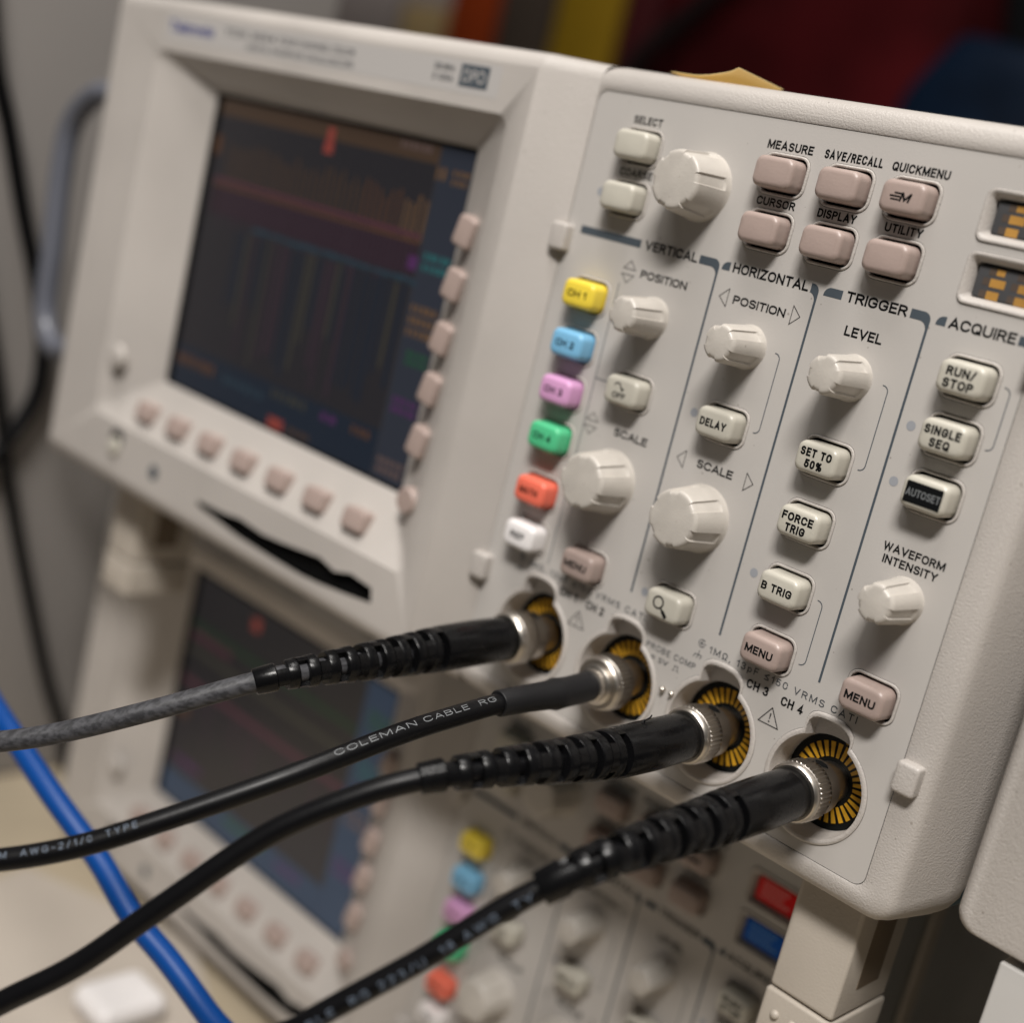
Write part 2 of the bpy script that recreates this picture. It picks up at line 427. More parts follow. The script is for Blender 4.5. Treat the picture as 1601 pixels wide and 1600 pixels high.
# ------------------------------------------------------------------ the setting
def slab(name, x0, x1, y0, y1, z0, z1, mt, e=0.0, r=0.0):
    bm = bmesh.new(); box(bm, x0, x1, y0, y1, z0, z1, r, e)
    return finish(bm, name, mt)
struct(slab('table_top', -1900, 900, -432, BENCH, -930, 330, M['bench'], 2))
o = slab('wall', -3400, 1500, -1300, 1400, -980, -950, M['wall']); struct(o)
cab = bmesh.new(); box(cab, -900, -500, BENCH, 620, -204, 150, 4, 3)
thing('', 'tall plain grey equipment cabinet left of the oscilloscopes', 'cabinet', o=finish(cab, 'equipment_cabinet', mat('grey_cabinet', (.27, .25, .235), .6, mottle=.08, mscale=6, bump=.08, bscale=300)))
struct(slab('floor', -3400, 1500, -1320, -1301, -980, 1600, M['wall']))

# ------------------------------------------------------------------ the oscilloscope
CX = [42.9, 5.3, -32.3, -70.0]; CY = -131.1
PZ = -0.3                                     # face of the grey overlay
KEYS = []                                     # (x, y, material, legend)
KW, KH = 16.2, 12.1
for x in (-21.2, 0.0, 20.4):
    for y in (29.6, 13.6): KEYS.append((x, y, 'mauve', 'M' if (x > 20 and y > 20) else None))
KEYS += [(17.7, -100.4, 'mauve', 'MENU'), (51.1, -100.4, 'mauve', 'MENU'), (-54.1, -100.5, 'mauve', 'MENU'),
         (-74.6, 29.6, 'ivory', None), (-75.0, 13.6, 'ivory', None), (-54.2, -43.3, 'ivory', 'OFF'),
         (-17.8, -43.3, 'ivory', 'DELAY'), (-18.4, -100.5, 'ivory', 'ZOOM'), (17.7, -43.3, 'ivory', 'SET TO|50%'),
         (17.8, -62.0, 'ivory', 'FORCE|TRIG'), (17.6, -81.6, 'ivory', 'B TRIG'), (51.1, -11.6, 'ivory', 'RUN/|STOP'),
         (51.1, -27.3, 'ivory', 'SINGLE|SEQ'), (51.1, -42.9, 'ivory', 'AUTOSET'),
         (-80.6, -18.6, 'yellow', 'CH 1'), (-80.5, -34.7, 'blue', 'CH 2'), (-80.5, -50.1, 'pink', 'CH 3'),
         (-80.5, -65.7, 'green', 'CH 4'), (-80.5, -84.2, 'coral', 'MATH'), (-80.6, -99.6, 'white', 'REF')]
KNOBS = [(-48, 21.8, 1), (-54.2, -72.5, 1), (-17.6, -72.4, 1), (-54.2, -19.7, 0), (-17.6, -19.7, 0), (17.7, -19.7, 0), (51.1, -72.4, 0)]
SLOTS = [(40.4, 63.5, 23.0, 36.8), (40.4, 63.5, 6.8, 20.5)]

def well_outline(cx, grow=0.0, n=64):
    """keyhole outline of a connector recess: circle with a notch above"""
    R = 16.4 + grow; pts = []
    nl, nr, nt = -8.0 - grow, 7.3 + grow, 21.0 + grow
    aR = math.acos(nr / R); aL = math.acos(nl / R)
    for i in range(n + 1):
        a = aL + (2 * PI + aR - aL) * i / n
        pts.append((cx + R * math.cos(a), CY + R * math.sin(a)))
    r = 2.0
    pts += [(cx + nr, CY + nt - r * 2.2), (cx + nr - .25, CY + nt - r * 1.5), (cx + nr - 1.0, CY + nt - r * .95), (cx + nr - 2.2, CY + nt - r * .5)]
    pts += [(cx + 3, CY + nt - .15), (cx + 0, CY + nt + .15), (cx - 3, CY + nt)]
    pts += [(cx + nl + 2.6, CY + nt - r * .2), (cx + nl + 1.2, CY + nt - r * .6), (cx + nl + .3, CY + nt - r * 1.2), (cx + nl, CY + nt - r * 2)]
    return pts

def key_mesh(w, h, top, r=2.4, soft=1.7, taper=.35):
    bm = bmesh.new()
    ls = [L3(rrect(-w / 2, w / 2, -h / 2, h / 2, r), -2.4)]
    w2, h2 = w / 2 - taper, h / 2 - taper
    for k in range(5):
        a = PI / 2 * k / 4
        i = soft * (1 - math.cos(a)); z = top - soft + soft * math.sin(a)
        ls.append(L3(rrect(-w2 + i, w2 - i, -h2 + i, h2 - i, max(r - i * .75, .5)), z))
    loft(bm, ls, 0, False, True)
    return bm
KEYMESH = {}
def get_key(mn):
    if mn not in KEYMESH:
        KEYMESH[mn] = finish(key_mesh(13.5, 9.1, 6.0, 2.4, 1.6, .12), 'key', M[mn], smooth=50, mesh_only=True)
    return KEYMESH[mn]
def knob_mesh(big):
    R0, R1, H, nf = (10.2, 8.75, 14.2, 6) if big else (6.4, 5.45, 14.8, 5)
    half = .17 if big else .25; dep = .60 if big else .5
    offs = math.radians(12 if big else 24)
    ang = []
    for k in range(nf):
        c = offs + 2 * PI * k / nf; st = 2 * PI / nf
        for q, g_ in ((-half - .025, 0), (-half, 1), (0, 1), (half, 1), (half + .025, 0)): ang.append((c + q, g_))
        nn = 6
        for i in range(1, nn): ang.append((c + half + .025 + (st - 2 * half - .05) * i / nn, 0))
    zs = [0, .6, 2.0, 2.4, 2.9, 5, 9, H - 1.4, H - .9, H - .45, H - .12, H]
    def rad(z):
        r = R0 + (R1 - R0) * z / H
        if z < .6: r += .25
        if z > H - 1.4:
            t = (z - (H - 1.4)) / 1.4; r -= 1.1 * (1 - math.sqrt(max(0, 1 - t * t)))
        return r
    bm = bmesh.new(); ls = []
    for z in zs:
        l = []
        for a, g in ang:
            r = rad(z)
            if g and z > 2.1: r -= dep * min(1, (z - 2.0) / .85)
            l.append((r * math.cos(a), r * math.sin(a), z))
        ls.append(l)
    loft(bm, ls, 0, False, False)
    last = ls[-1]
    rin = rad(H) - dep - .2
    def circ_(r, z_): return [(r * math.cos(a_), r * math.sin(a_), z_) for a_, g_ in ang]
    loft(bm, [last, circ_(rin, H + .03), circ_(rin * .5, H + .2)], 0, False, True)
    return finish(bm, 'knob', M['knob'], smooth=32, mesh_only=True)

def build_scope(root):
    # ---- front bezel: control frame, display surround, key surrounds, connector wells
    bm = bmesh.new()
    ls = [L3(rrect(-97, 65.4, -151.2, 44.9, 3.5), -1.5), L3(rrect(-97, 65.4, -151.2, 44.9, 3.5), -.2),
          L3(rrect(-97.3, 65.7, -151.5, 45.2, 3.8), 0), L3(rrect(-101, 70.8, -153.5, 47.5, 5), 0)]
    for k, (dx, dy, dz) in enumerate(((2.2, 2.6, -.5), (3.6, 4.3, -1.6), (4.5, 5.4, -3.3), (5.3, 6.1, -6))):
        ls.append(L3(rrect(-101, 70.8 + dx, -153.5 - dy, 47.5 + dy * .93, 6 + k * .8), dz))
    ls += [L3(rrect(-101, 82.6, -160.6, 53.9, 14.5), -22.5), L3(rrect(-101, 82.9, -160.6, 53.9, 15), -25), L3(rrect(-101, 79, -157, 50, 12), -25.6)]
    loft(bm, ls)
    # display front sheet with opening and disk slot
    opening = rrect(-345, -127, -131, 31, 5)
    slot = [(-253.9, -146.8), (-255.6, -144.6), (-235.7, -143.8), (-224.7, -142.5), (-208.7, -143.6), (-196.3, -142.7), (-172.6, -140.3), (-163.1, -142.4), (-154.0, -140.0), (-141.6, -141.0),
            (-140.1, -146.4), (-154.5, -148.2), (-169.5, -149.8), (-181.4, -150.6), (-202.5, -150.4), (-224.8, -149.7), (-239.2, -148.2)]
    DZ = 7.0
    fill([rrect(-379, -118.5, -153.5, 47.5, .02, 1), opening, slot], DZ, bm)
    rows = [(47.5, 0), (49.7, .5), (51.6, 1.8), (52.7, 3.8), (53.3, 7), (53.9, 32)]
    rowb = [(-153.5, 0), (-156, .5), (-158, 1.8), (-159.1, 3.8), (-159.8, 7), (-160.6, 32)]
    st = [(-97.35, .04), (-98.6, .35), (-115.0, 5.55), (-117, 6.45), (-118.5, DZ)]
    st2 = [(-118.5, DZ), (-379, DZ), (-381.2, 6.4), (-382.6, 4.6), (-383.4, 1), (-384, -26)]
    for stations, mid in ((st, True), (st2[1:], True), ([st2[0], st2[1]], False)):
        for (xa, za), (xb, zb) in zip(stations, stations[1:]):
            for rw in (rows, rowb):
                for (ya, da), (yb, db) in zip(rw, rw[1:]):
                    q = [(xa, ya, max(za - da, -26)), (xb, ya, max(zb - da, -26)), (xb, yb, max(zb - db, -26)), (xa, yb, max(za - db, -26))]
                    if len({tuple(round(c, 4) for c in p) for p in q}) > 3: bm.faces.new([bm.verts.new(p) for p in q])
            if mid:
                bm.faces.new([bm.verts.new(p) for p in ((xa, 47.5, za), (xb, 47.5, zb), (xb, -153.5, zb), (xa, -153.5, za))])
    bmesh.ops.remove_doubles(bm, verts=bm.verts, dist=1e-3)
    # screen recess walls, slot walls
    loft(bm, [L3(opening, DZ), L3(rrect(-344.3, -127.8, -130.3, 30.3, 4.5), 6.4), L3(rrect(-314, -147.6, -109.5, 20.5, 2), -3.2), L3(rrect(-311, -149, -107.5, 18.8, 1.5), -4.2),
              L3(rrect(-311, -149, -107.5, 18.8, 1.5), -6.5)])
    # key surrounds
    for x, y, mn, lg in KEYS:
        def rr(gr, r): return rrect(x - KW / 2 - gr, x + KW / 2 + gr, y - KH / 2 - gr, y + KH / 2 + gr, r)
        loft(bm, [L3(rr(0, 3.4), -1.2), L3(rr(0, 3.4), -.12), L3(rr(-.18, 3.2), .12), L3(rr(-.45, 3.0), .2), L3(rr(-.75, 2.7), .08), L3(rr(-.85, 2.6), -.4), L3(rr(-.85, 2.6), -3)])
    # connector wells
    for cx in CX:
        rings = []
        base = well_outline(cx)
        cen = Vector((cx, CY))
        def shrink(d, z, bottom=None):
            out = []
            for x, y in base:
                v = Vector((x, y)) - cen; l = v.length
                if bottom is None:
                    k = max(l - d, 1) / l
                    out.append((cen.x + v.x * k, cen.y + v.y * k, z))
                else:
                    k = bottom / l
                    out.append((cen.x + v.x * k, cen.y + v.y * k, z))
            return out
        loft(bm, [shrink(0, -1.5), shrink(0, -.1), shrink(.25, .16), shrink(.9, .28), shrink(1.5, .08), shrink(1.75, -.7), shrink(2.0, -5.2), shrink(0, -5.9, 14.1), shrink(0, -9.2, 13.9)])
    # module slot surrounds
    for x0, x1, y0, y1 in SLOTS:
        def sr(g, r): return rrect(x0 + g, x1 - g, y0 + g, y1 - g, r)
        loft(bm, [L3(sr(0, 2.4), -1.2), L3(sr(0, 2.4), -.1), L3(sr(.25, 2.2), .2), L3(sr(.7, 1.9), .25), L3(sr(1.1, 1.6), 0), L3(sr(2.3, 1.2), -1.9), L3(sr(2.4, 1.0), -5)])
    # snap tabs at the overlay's edges
    for tx in (-97.2, 68.6):
        for ty in (-2.6, -116.0):
            ls = []
            for k in range(5):
                a = PI / 2 * k / 4; i = 1.0 * (1 - math.cos(a)); z = 2.6 + 1.0 * math.sin(a)
                ls.append(L3(rrect(tx - 3.4 + i, tx + 3.4 - i, ty - 4.4 + i, ty + 4.4 - i, 1.0), z))
            loft(bm, [L3(rrect(tx - 3.4, tx + 3.4, ty - 4.4, ty + 4.4, 1.0), -.5)] + ls, 0, False, True)
    finish(bm, 'front_bezel', M['bezel'], root, smooth=38)
    # ---- dark sheets painting shade into the key gaps, dark box inside disk slot
    bm = bmesh.new()
    for x, y, mn, lg in KEYS: poly(bm, rrect(x - 7.6, x + 7.6, y - 5.5, y + 5.5, 2), -2.2)
    finish(bm, 'key_gap_shade', M['void'], root, smooth=0)
    bm = bmesh.new(); box(bm, -257, -137, -152, -139, -10, 3.6)
    finish(bm, 'disk_drive', M['void'], root, smooth=0)
    # ---- overlay
    bm = bmesh.new()
    holes = [rrect(x - KW / 2 - .13, x + KW / 2 + .13, y - KH / 2 - .13, y + KH / 2 + .13, 3.5) for x, y, a, b in KEYS]
    holes += [rrect(a - .1, b + .1, c - .1, d + .1, 2.4) for a, b, c, d in SLOTS] + [well_outline(c, .1) for c in CX]
    fill([rrect(-96.8, 65.2, -151.0, 44.7, 3.4)] + holes, PZ, bm)
    finish(bm, 'control_panel', M['panel'], root, smooth=0)
    # ---- printing on the overlay
    z = PZ + .06
    tris = {'P0': (((-67.2, -4.4), (-69.7, -7.0), (-64.9, -7.0)), ((-70.0, -8.8), (-65.0, -8.8), (-67.4, -11.4))), 'P1': (((-31.8, -7.6), (-28.8, -4.9), (-28.8, -10.2)), ((-6.1, -4.8), (-3.2, -7.5), (-6.1, -10.2))),
            'S0': (((-66.9, -53.4), (-69.4, -56.0), (-64.5, -56.0)), ((-69.6, -57.8), (-64.6, -57.8), (-67.1, -60.4))), 'S1': (((-31.4, -57.2), (-28.5, -54.5), (-28.5, -59.8)), ((-5.9, -54.5), (-3.0, -57.1), (-5.9, -59.8)))}
    for s, a, b, y, c, wt, tk in (('MEASURE', -29.2, -13.6, 36.4, 2.46, .2, 0), ('SAVE/RECALL', -9.8, 8.9, 36.4, 2.46, .2, 0), ('QUICKMENU', 11.8, 29.0, 36.4, 2.40, .2, 0),
                          ('CURSOR', -27.9, -14.6, 20.5, 2.40, .2, 0), ('DISPLAY', -6.9, 5.6, 20.5, 2.40, .2, 0), ('UTILITY', 14.7, 26.2, 20.5, 2.40, .2, 0), ('SELECT', -80.3, -68.8, 36.5, 2.40, .2, 0),
                          ('COARSE', -80.9, -67.6, 20.4, 2.40, .2, 0), ('POSITION', -62.5, -44.2, -8.8, 2.52, .2, 'P0'), ('POSITION', -26.7, -8.2, -8.8, 2.52, .2, 'P1'), ('LEVEL', 11.8, 23.6, -9.0, 2.76, .2, 0),
                          ('SCALE', -57.2, -43.6, -58.0, 2.52, .2, 'S0'), ('SCALE', -23.8, -10.5, -58.1, 2.52, .2, 'S1'), ('WAVEFORM', 41.6, 60.0, -60.9, 2.34, .2, 0), ('INTENSITY', 42.4, 58.8, -64.3, 2.34, .2, 0),
                          ('VERTICAL', -63.6, -43.0, -.1, 2.94, .2, 0), ('HORIZONTAL', -29.6, -3.1, -.1, 2.94, .2, 0), ('TRIGGER', 9.4, 28.4, -.1, 2.94, .2, 0), ('ACQUIRE', 40.8, 59.6, -.1, 2.94, .2, 0),
                          ('CH 3', 13.3, 20.9, -113.6, 2.75, .2, 0), ('CH 4', 25.5, 33.0, -113.9, 2.75, .2, 0), ('CH 1', -62.4, -54.9, -113.6, 2.75, .2, 0), ('CH 2', -50.6, -43.0, -113.9, 2.75, .2, 0)):
        bm = bmesh.new(); letters(bm, s, a, b, y, c, z, wt)
        if tk:
            for tri in tris[tk]: stroke(bm, tri, .22, z, True)
        finish(bm, 'lettering', M['ink'], root, smooth=0)
    for x in (23.6, -52.6):
        bm = bmesh.new(); stroke(bm, [(x, -115.8), (x - 3.4, -121), (x + 3.4, -121)], .3, z, True)
        poly(bm, [(x - .25, -117.5), (x + .25, -117.5), (x + .12, -119.3), (x - .12, -119.3)], z); poly(bm, arc(x, -120.0, .27, 0, 330, 11), z)
        finish(bm, 'warning_symbol', M['ink'], root, smooth=0)
    bm = bmesh.new()
    def hdr(x0, x1, bottom):                       # bar that bends down into a separator
        o_ = arc(x1 - 2.2, 2.5 - 2.2, 2.2, 90, 0, 8); i_ = arc(x1 - .75 - 2.4, -2.4, 2.4, 0, 90, 8)
        pts = [(x0, 2.5)] + o_ + [(x1, bottom), (x1 - .72, bottom)] + [(x, y) for x, y in i_] + [(x0, 0)]
        fill([pts], z, bm)
    hdr(-42.2, -34.5, -102.4); hdr(-2.3, .45, -102.8); hdr(29.4, 35.5, -102.9)
    poly(bm, [(-90.8, 2.5), (-90.8, 0), (-65.4, 0), (-65.4, 2.5)], z)
    for x0, x1 in ((-33.6, -30.7), (2.1, 8.0), (37.1, 39.9)):
        poly(bm, [(x0, 0), (x1, 0), (x1, 2.5)] + arc(x0 + 2.2, .3, 2.2, 90, 180, 7), z)
    poly(bm, [(60.3, 0), (65.0, 0), (65.0, 2.5), (60.3, 2.5)], z)
    def brk(x, y0, y1, w=1.9, lw=.28):
        stroke(bm, [(x - w, y0)] + arc(x - w + .2, y0 - 1.7, 1.7, 90, 0, 6) + arc(x - w + .2, y1 + 1.7, 1.7, 0, -90, 6) + [(x - w, y1)], lw, z)
    brk(-5.9, -19.1, -42.8); brk(29.6, -19.1, -43); brk(29.4, -81.3, -100.6); brk(62.4, -11, -27.5)
    stroke(bm, [(-70, -12), (-70, -106)], .3, z); stroke(bm, [(-70, -42.7), (-64, -42.7)], .3, z)
    finish(bm, 'panel_markings', M['slate'], root, smooth=0)
    bm = bmesh.new()
    for off in (0, -76.3):
        letters(bm, '1M\u03a9, 13pF \u2264150 VRMS CATI', off - 1.9, off + 49.3, -109.2, 2.15, z, .155, gapf=.36)
        stroke(bm, arc(off - 4.9, -107.5, 1.2, 40, 330, 12), .25, z); stroke(bm, [(off - 5.6, -107.5), (off - 3.4, -107.5)], .25, z); stroke(bm, [(off - 4.6, -106.7), (off - 5.5, -107.5), (off - 4.6, -108.3)], .25, z)
        stroke(bm, [(off - 5.1, -109.8), (off - 5.1, -111.2)], .25, z); stroke(bm, [(off - 6.3, -111.2), (off - 3.9, -111.2)], .25, z)
        for q in (-6.3, -5.1, -3.9): stroke(bm, [(off + q, -111.2), (off + q - .5, -112.4)], .25, z)
    letters(bm, 'PROBE COMP', -24.2, -5.0, -116.2, 2.0, z, .15, gapf=.26); text(bm, '\u224f 5V', -21.5, -14.5, -119.2, 1.6, z, .01)
    stroke(bm, [(-12.8, -119.2), (-12.1, -119.2), (-12.1, -117.7), (-10.9, -117.7), (-10.9, -119.2), (-10.2, -119.2)], .25, z)
    finish(bm, 'rating_lettering', M['fade'], root, smooth=0)
    for x, y in ((39, -27.2), (38.9, -42.7), (5.4, -81.2), (-29.6, -42.8), (-29.9, -100.5), (-86.6, 14.0)):
        bm = bmesh.new(); poly(bm, arc(0, 0, 1.35, 0, 345, 23), .05); finish(bm, 'indicator_window', M['led'], root, (x, y, PZ), smooth=0)
    for x in (-13.6, -10.0):                       # probe compensation posts
        bm = bmesh.new(); lathe(bm, [(.8, -1), (.8, 1.2), (.5, 1.5)], n=16, cap1=True); finish(bm, 'probe_post', M['nickel'], root, (x, -126, 0))
    # ---- keys with legends
    for x, y, mn, lg in KEYS:
        k = put(get_key(mn), 'key', root, (x, y, 0))
        if not lg: continue
        bm = bmesh.new(); zz = 6.05; im = M['ink']
        if lg == 'M':
            letters(bm, 'M', -.5, 2.5, -1.2, 2.4, zz, .24, slant=.25)
            for yy, xa, xb in ((.85, -2.2, .1), (.0, -3.4, -.3), (-.85, -3.0, -.6)): poly(bm, [(xa, yy + .22), (xa, yy - .22), (xb, yy - .22), (xb + .1, yy + .22)], zz)
        elif lg == 'ZOOM':
            stroke(bm, arc(-1.3, .8, 1.8, 0, 345, 23), .55, zz, True)
            stroke(bm, [(0, -.6), (1.0, -1.5)], .65, zz); stroke(bm, [(.8, -1.3), (2.6, -2.9)], 1.2, zz)
        elif lg == 'OFF':
            letters(bm, 'OFF', -2.6, 2.6, -2.3, 1.8, zz, .2)
            stroke(bm, arc(-1.2, 1.2, 1.2, 170, 20, 8) + [(.6, .6)], .4, zz); poly(bm, [(1.6, 1.0), (-.1, 1.2), (.9, -.1)], zz)
        elif lg == 'AUTOSET':
            fill([rrect(-5.3, 5.3, -2.85, 2.85, .3)], zz, bm); letters(bm, 'AUTOSET', -4.9, 4.9, -1.0, 2.0, zz + .05, .15, mi=1, gapf=.1); im = [M['ink'], M['print']]
        elif '|' in lg:
            a, b = lg.split('|')
            wd_ = {'SET TO': 5.0, '50%': 2.85, 'FORCE': 5.1, 'TRIG': 3.3, 'RUN/': 4.1, 'STOP': 4.3, 'SINGLE': 5.2, 'SEQ': 2.9}
            letters(bm, a, -wd_[a], wd_[a], .3, 2.4, zz, .235, gapf=.12); letters(bm, b, -wd_[b], wd_[b], -2.85, 2.4, zz, .235, gapf=.12)
        elif lg in ('CH 1', 'CH 2', 'CH 3', 'CH 4', 'MATH', 'REF'):
            w_ = 3.2 if lg == 'REF' else 4.0
            letters(bm, lg, -w_, w_, -1.1, 2.3, zz, .22)
        else:
            w_ = {'MENU': 4.7, 'DELAY': 4.7, 'B TRIG': 5.1}[lg]
            letters(bm, lg, -w_, w_, -1.2, 2.4, zz, .225)
        finish(bm, 'legend', im, k, (x, y, 0), smooth=0)
    kb, ks = knob_mesh(True), knob_mesh(False)
    for i, (x, y, b) in enumerate(KNOBS):
        o = put(kb if b else ks, 'knob', root, (x, y, PZ))
        o.rotation_euler = (0, -math.radians((0, -35, -31, -8, 16, -55, -38)[i]), 0)
    # ---- soft keys round the screen
    bm = key_mesh(9.0, 11.5, 4.2, 1.6, 1.2, .2); sk = finish(bm, 'soft_key', M['mauve'], smooth=50, mesh_only=True)
    for y in (-9.4, -27.8, -46.9, -65.1, -84.2):
        o = put(sk, 'soft_key', root, (-137.2, y, 2.0)); o.rotation_euler = (0, math.radians(12), 0)
    bm = key_mesh(12.5, 9.0, 4.0, 1.6, 1.2, .2); sk2 = finish(bm, 'soft_key', M['mauve'], smooth=50, mesh_only=True)
    for i in range(7):
        o = put(sk2, 'soft_key', root, (-307.2 + 24.45 * i, -121.5, 2.6)); o.rotation_euler = (math.radians(-10), 0, 0)
    bm = bmesh.new(); lathe(bm, [(5.2, -3), (5.0, 3.2), (4.3, 4.0), (0.4, 4.1)], n=28, cap1=True)
    finish(bm, 'round_key', M['mauve'], root, (-136.5, -105.8, 1.5))
    bm = bmesh.new(); lathe(bm, [(4.0, 0), (3.9, 1.6), (3.0, 2.2), (.3, 2.2)], n=28, cap1=True)
    pb = finish(bm, 'power_button', M['ivory'], root, (-322.7, -141.4, 6.8))
    bm = bmesh.new(); fill([rrect(-5, 5, -1, 7.5, 3)], .12, bm); finish(bm, 'button_gap_shade', M['void'], pb, (-322.7, -141.4, 7), smooth=0)  # flat dark sheet painting the shade of the recess round the button
    bm = bmesh.new(); poly(bm, arc(0, 0, 3.4, 0, 345, 23), .15); finish(bm, 'power_symbol', M['slate'], root, (-289.9, -143.6, 7), smooth=0)
    bm = bmesh.new(); lathe(bm, [(5.5, 0), (5.0, 2.4), (4.2, 2.8), (.3, 2.9)], n=28, cap1=True); finish(bm, 'bezel_plug', M['bezel'], root, (-334, -103, 6))
    # ---- screen
    bm = bmesh.new(); poly(bm, [(-311, -107.5), (-149, -107.5), (-149, 18.8), (-311, 18.8)], -5.0)
    finish(bm, 'screen', M['glass'], root, smooth=0)
    # ---- name strip
    bm = bmesh.new(); fill([rrect(-341, -134.5, 35.4, 46.2, 1)], 7.06, bm); finish(bm, 'name_strip', M['label'], root, smooth=0)
    bm = bmesh.new(); text(bm, 'Tektronix', -338, -304, 39.2, 4.3, 7.14, .03); finish(bm, 'maker_name', M['logo'], root, smooth=0); bm = bmesh.new()
    text(bm, 'TDS 3054', -297, -262, 41.2, 2.6, 7.14, .01, 1); text(bm, 'FOUR CHANNEL COLOR', -259, -212, 41.2, 2.6, 7.14, .01, 1)
    text(bm, 'DIGITAL PHOSPHOR OSCILLOSCOPE', -280, -212, 36.9, 2.3, 7.14, .01, 1)
    finish(bm, 'name_lettering', [M['logo'], M['fade']], root, smooth=0); bm = bmesh.new()
    text(bm, '500 MHz', -168, -157.5, 42.0, 2.0, 7.14, .02, 1); text(bm, '5 GS/s', -168, -157.5, 38.6, 2.0, 7.14, .02, 1)
    poly(bm, [(-154.3, 37.6), (-140.2, 37.6), (-140.2, 45.0), (-154.3, 45.0)], 7.14, 2)
    text(bm, 'DPO', -152.6, -141.8, 39.2, 4.2, 7.2, .0, 3)
    finish(bm, 'badge', [M['logo'], M['fade'], M['slate'], M['label']], root, smooth=0)
    # ---- connector jacks
    for cx in CX:
        j = bpy.data.objects.new('connector_jack', None); COL.objects.link(j); j.parent = root; j.location = W(cx, CY, -9) - root.location
        bm = bmesh.new(); lathe(bm, [(13.95, -.15), (.5, -.15)], n=56, cap1=True); lathe(bm, [(13.9, -.05), (13.9, -2)], n=56)
        finish(bm, 'backing_disc', M['ring'], j, (cx, CY, -9), smooth=30)
        bm = bmesh.new(); n = 30
        for i in range(n):
            a0 = 2 * PI * i / n + .042; a1 = 2 * PI * (i + 1) / n - .042
            pts = [(11.8 * math.cos(a0 + (a1 - a0) * k / 3), 11.8 * math.sin(a0 + (a1 - a0) * k / 3)) for k in range(4)]
            pts += [(7.3 * math.cos(a1 - (a1 - a0) * k / 3), 7.3 * math.sin(a1 - (a1 - a0) * k / 3)) for k in range(4)]
            poly(bm, pts, .12)
        for a in (72, 82): stroke(bm, [(12.8 * math.cos(math.radians(a)) + .35 * math.cos(q * PI / 5), 12.8 * math.sin(math.radians(a)) + .35 * math.sin(q * PI / 5)) for q in range(10)], .16, .12, True)
        finish(bm, 'contact_ring', M['brass'], j, (cx, CY, -9), smooth=30)
        bm = bmesh.new(); lathe(bm, [(5.9, -1), (5.9, 17), (5.3, 17.6), (4.6, 17.6), (4.6, 9)], n=40); finish(bm, 'barrel', M['nickel'], j, (cx, CY, -9))
    # ---- case
    bm = bmesh.new()
    loft(bm, [L3(rrect(-383.6, 83.0, -160.2, 53.5, 15), -25.4), L3(rrect(-383.6, 83.6, -160.2, 53.5, 15), -30), L3(rrect(-382, 84.2, -160, 53, 15), -150), L3(rrect(-378, 80, -156, 49, 8), -176)], 0, True, True)
    finish(bm, 'case', M['case'], root)
    # ---- feet
    for x0 in (42.0, -344.0):
        bm = bmesh.new(); box(bm, x0, x0 + 21.6, -198.0, -159.5, -44, -12, 1.2, 1.2)
        ft = finish(bm, 'flip_foot', M['foot'], root)
        bm = bmesh.new(); box(bm, x0 + 21.0, x0 + 21.75, -190, -163, -35, -22, .1, 0); finish(bm, 'channel', M['footbrown'], ft)
        bm = bmesh.new(); box(bm, x0 - .4, x0 + 22.0, -214, -198.6, -45, -11.4, 1.2, 1.0)
        for bx_ in (5, 11, 17):
            for by in (-205.5,): 
                lathe(bm, [(1.5, -11.6), (1.3, -10.7), (.8, -10.3), (.2, -10.2)], x0 + bx_, by, 14, cap1=True)
        finish(bm, 'foot_pad', M['foot'], ft)
    for x0 in (52.0, -350.0):
        bm = bmesh.new(); box(bm, x0 - 15, x0 + 15, -169.5, -159.9, -165, -140, 2, 1); finish(bm, 'rear_foot', M['void'], root)
    # ---- carrying handle on the left side
    pts = [(-377, 8.4, .5), (-386, 8.4, -5), (-398, 8.0, -10), (-419, 5.7, -10), (-437, -9.4, -10), (-440, -34, -10), (-436, -74, -10), (-433, -104, -10), (-420, -118, -10), (-398, -114.5, -10), (-388, -112.5, -7), (-379, -111.5, -1)]
    p = Path(pts, 3); bm = bmesh.new(); tube(bm, p, even(p, 5.6), 18); finish(bm, 'carrying_handle', M['handle'], root)

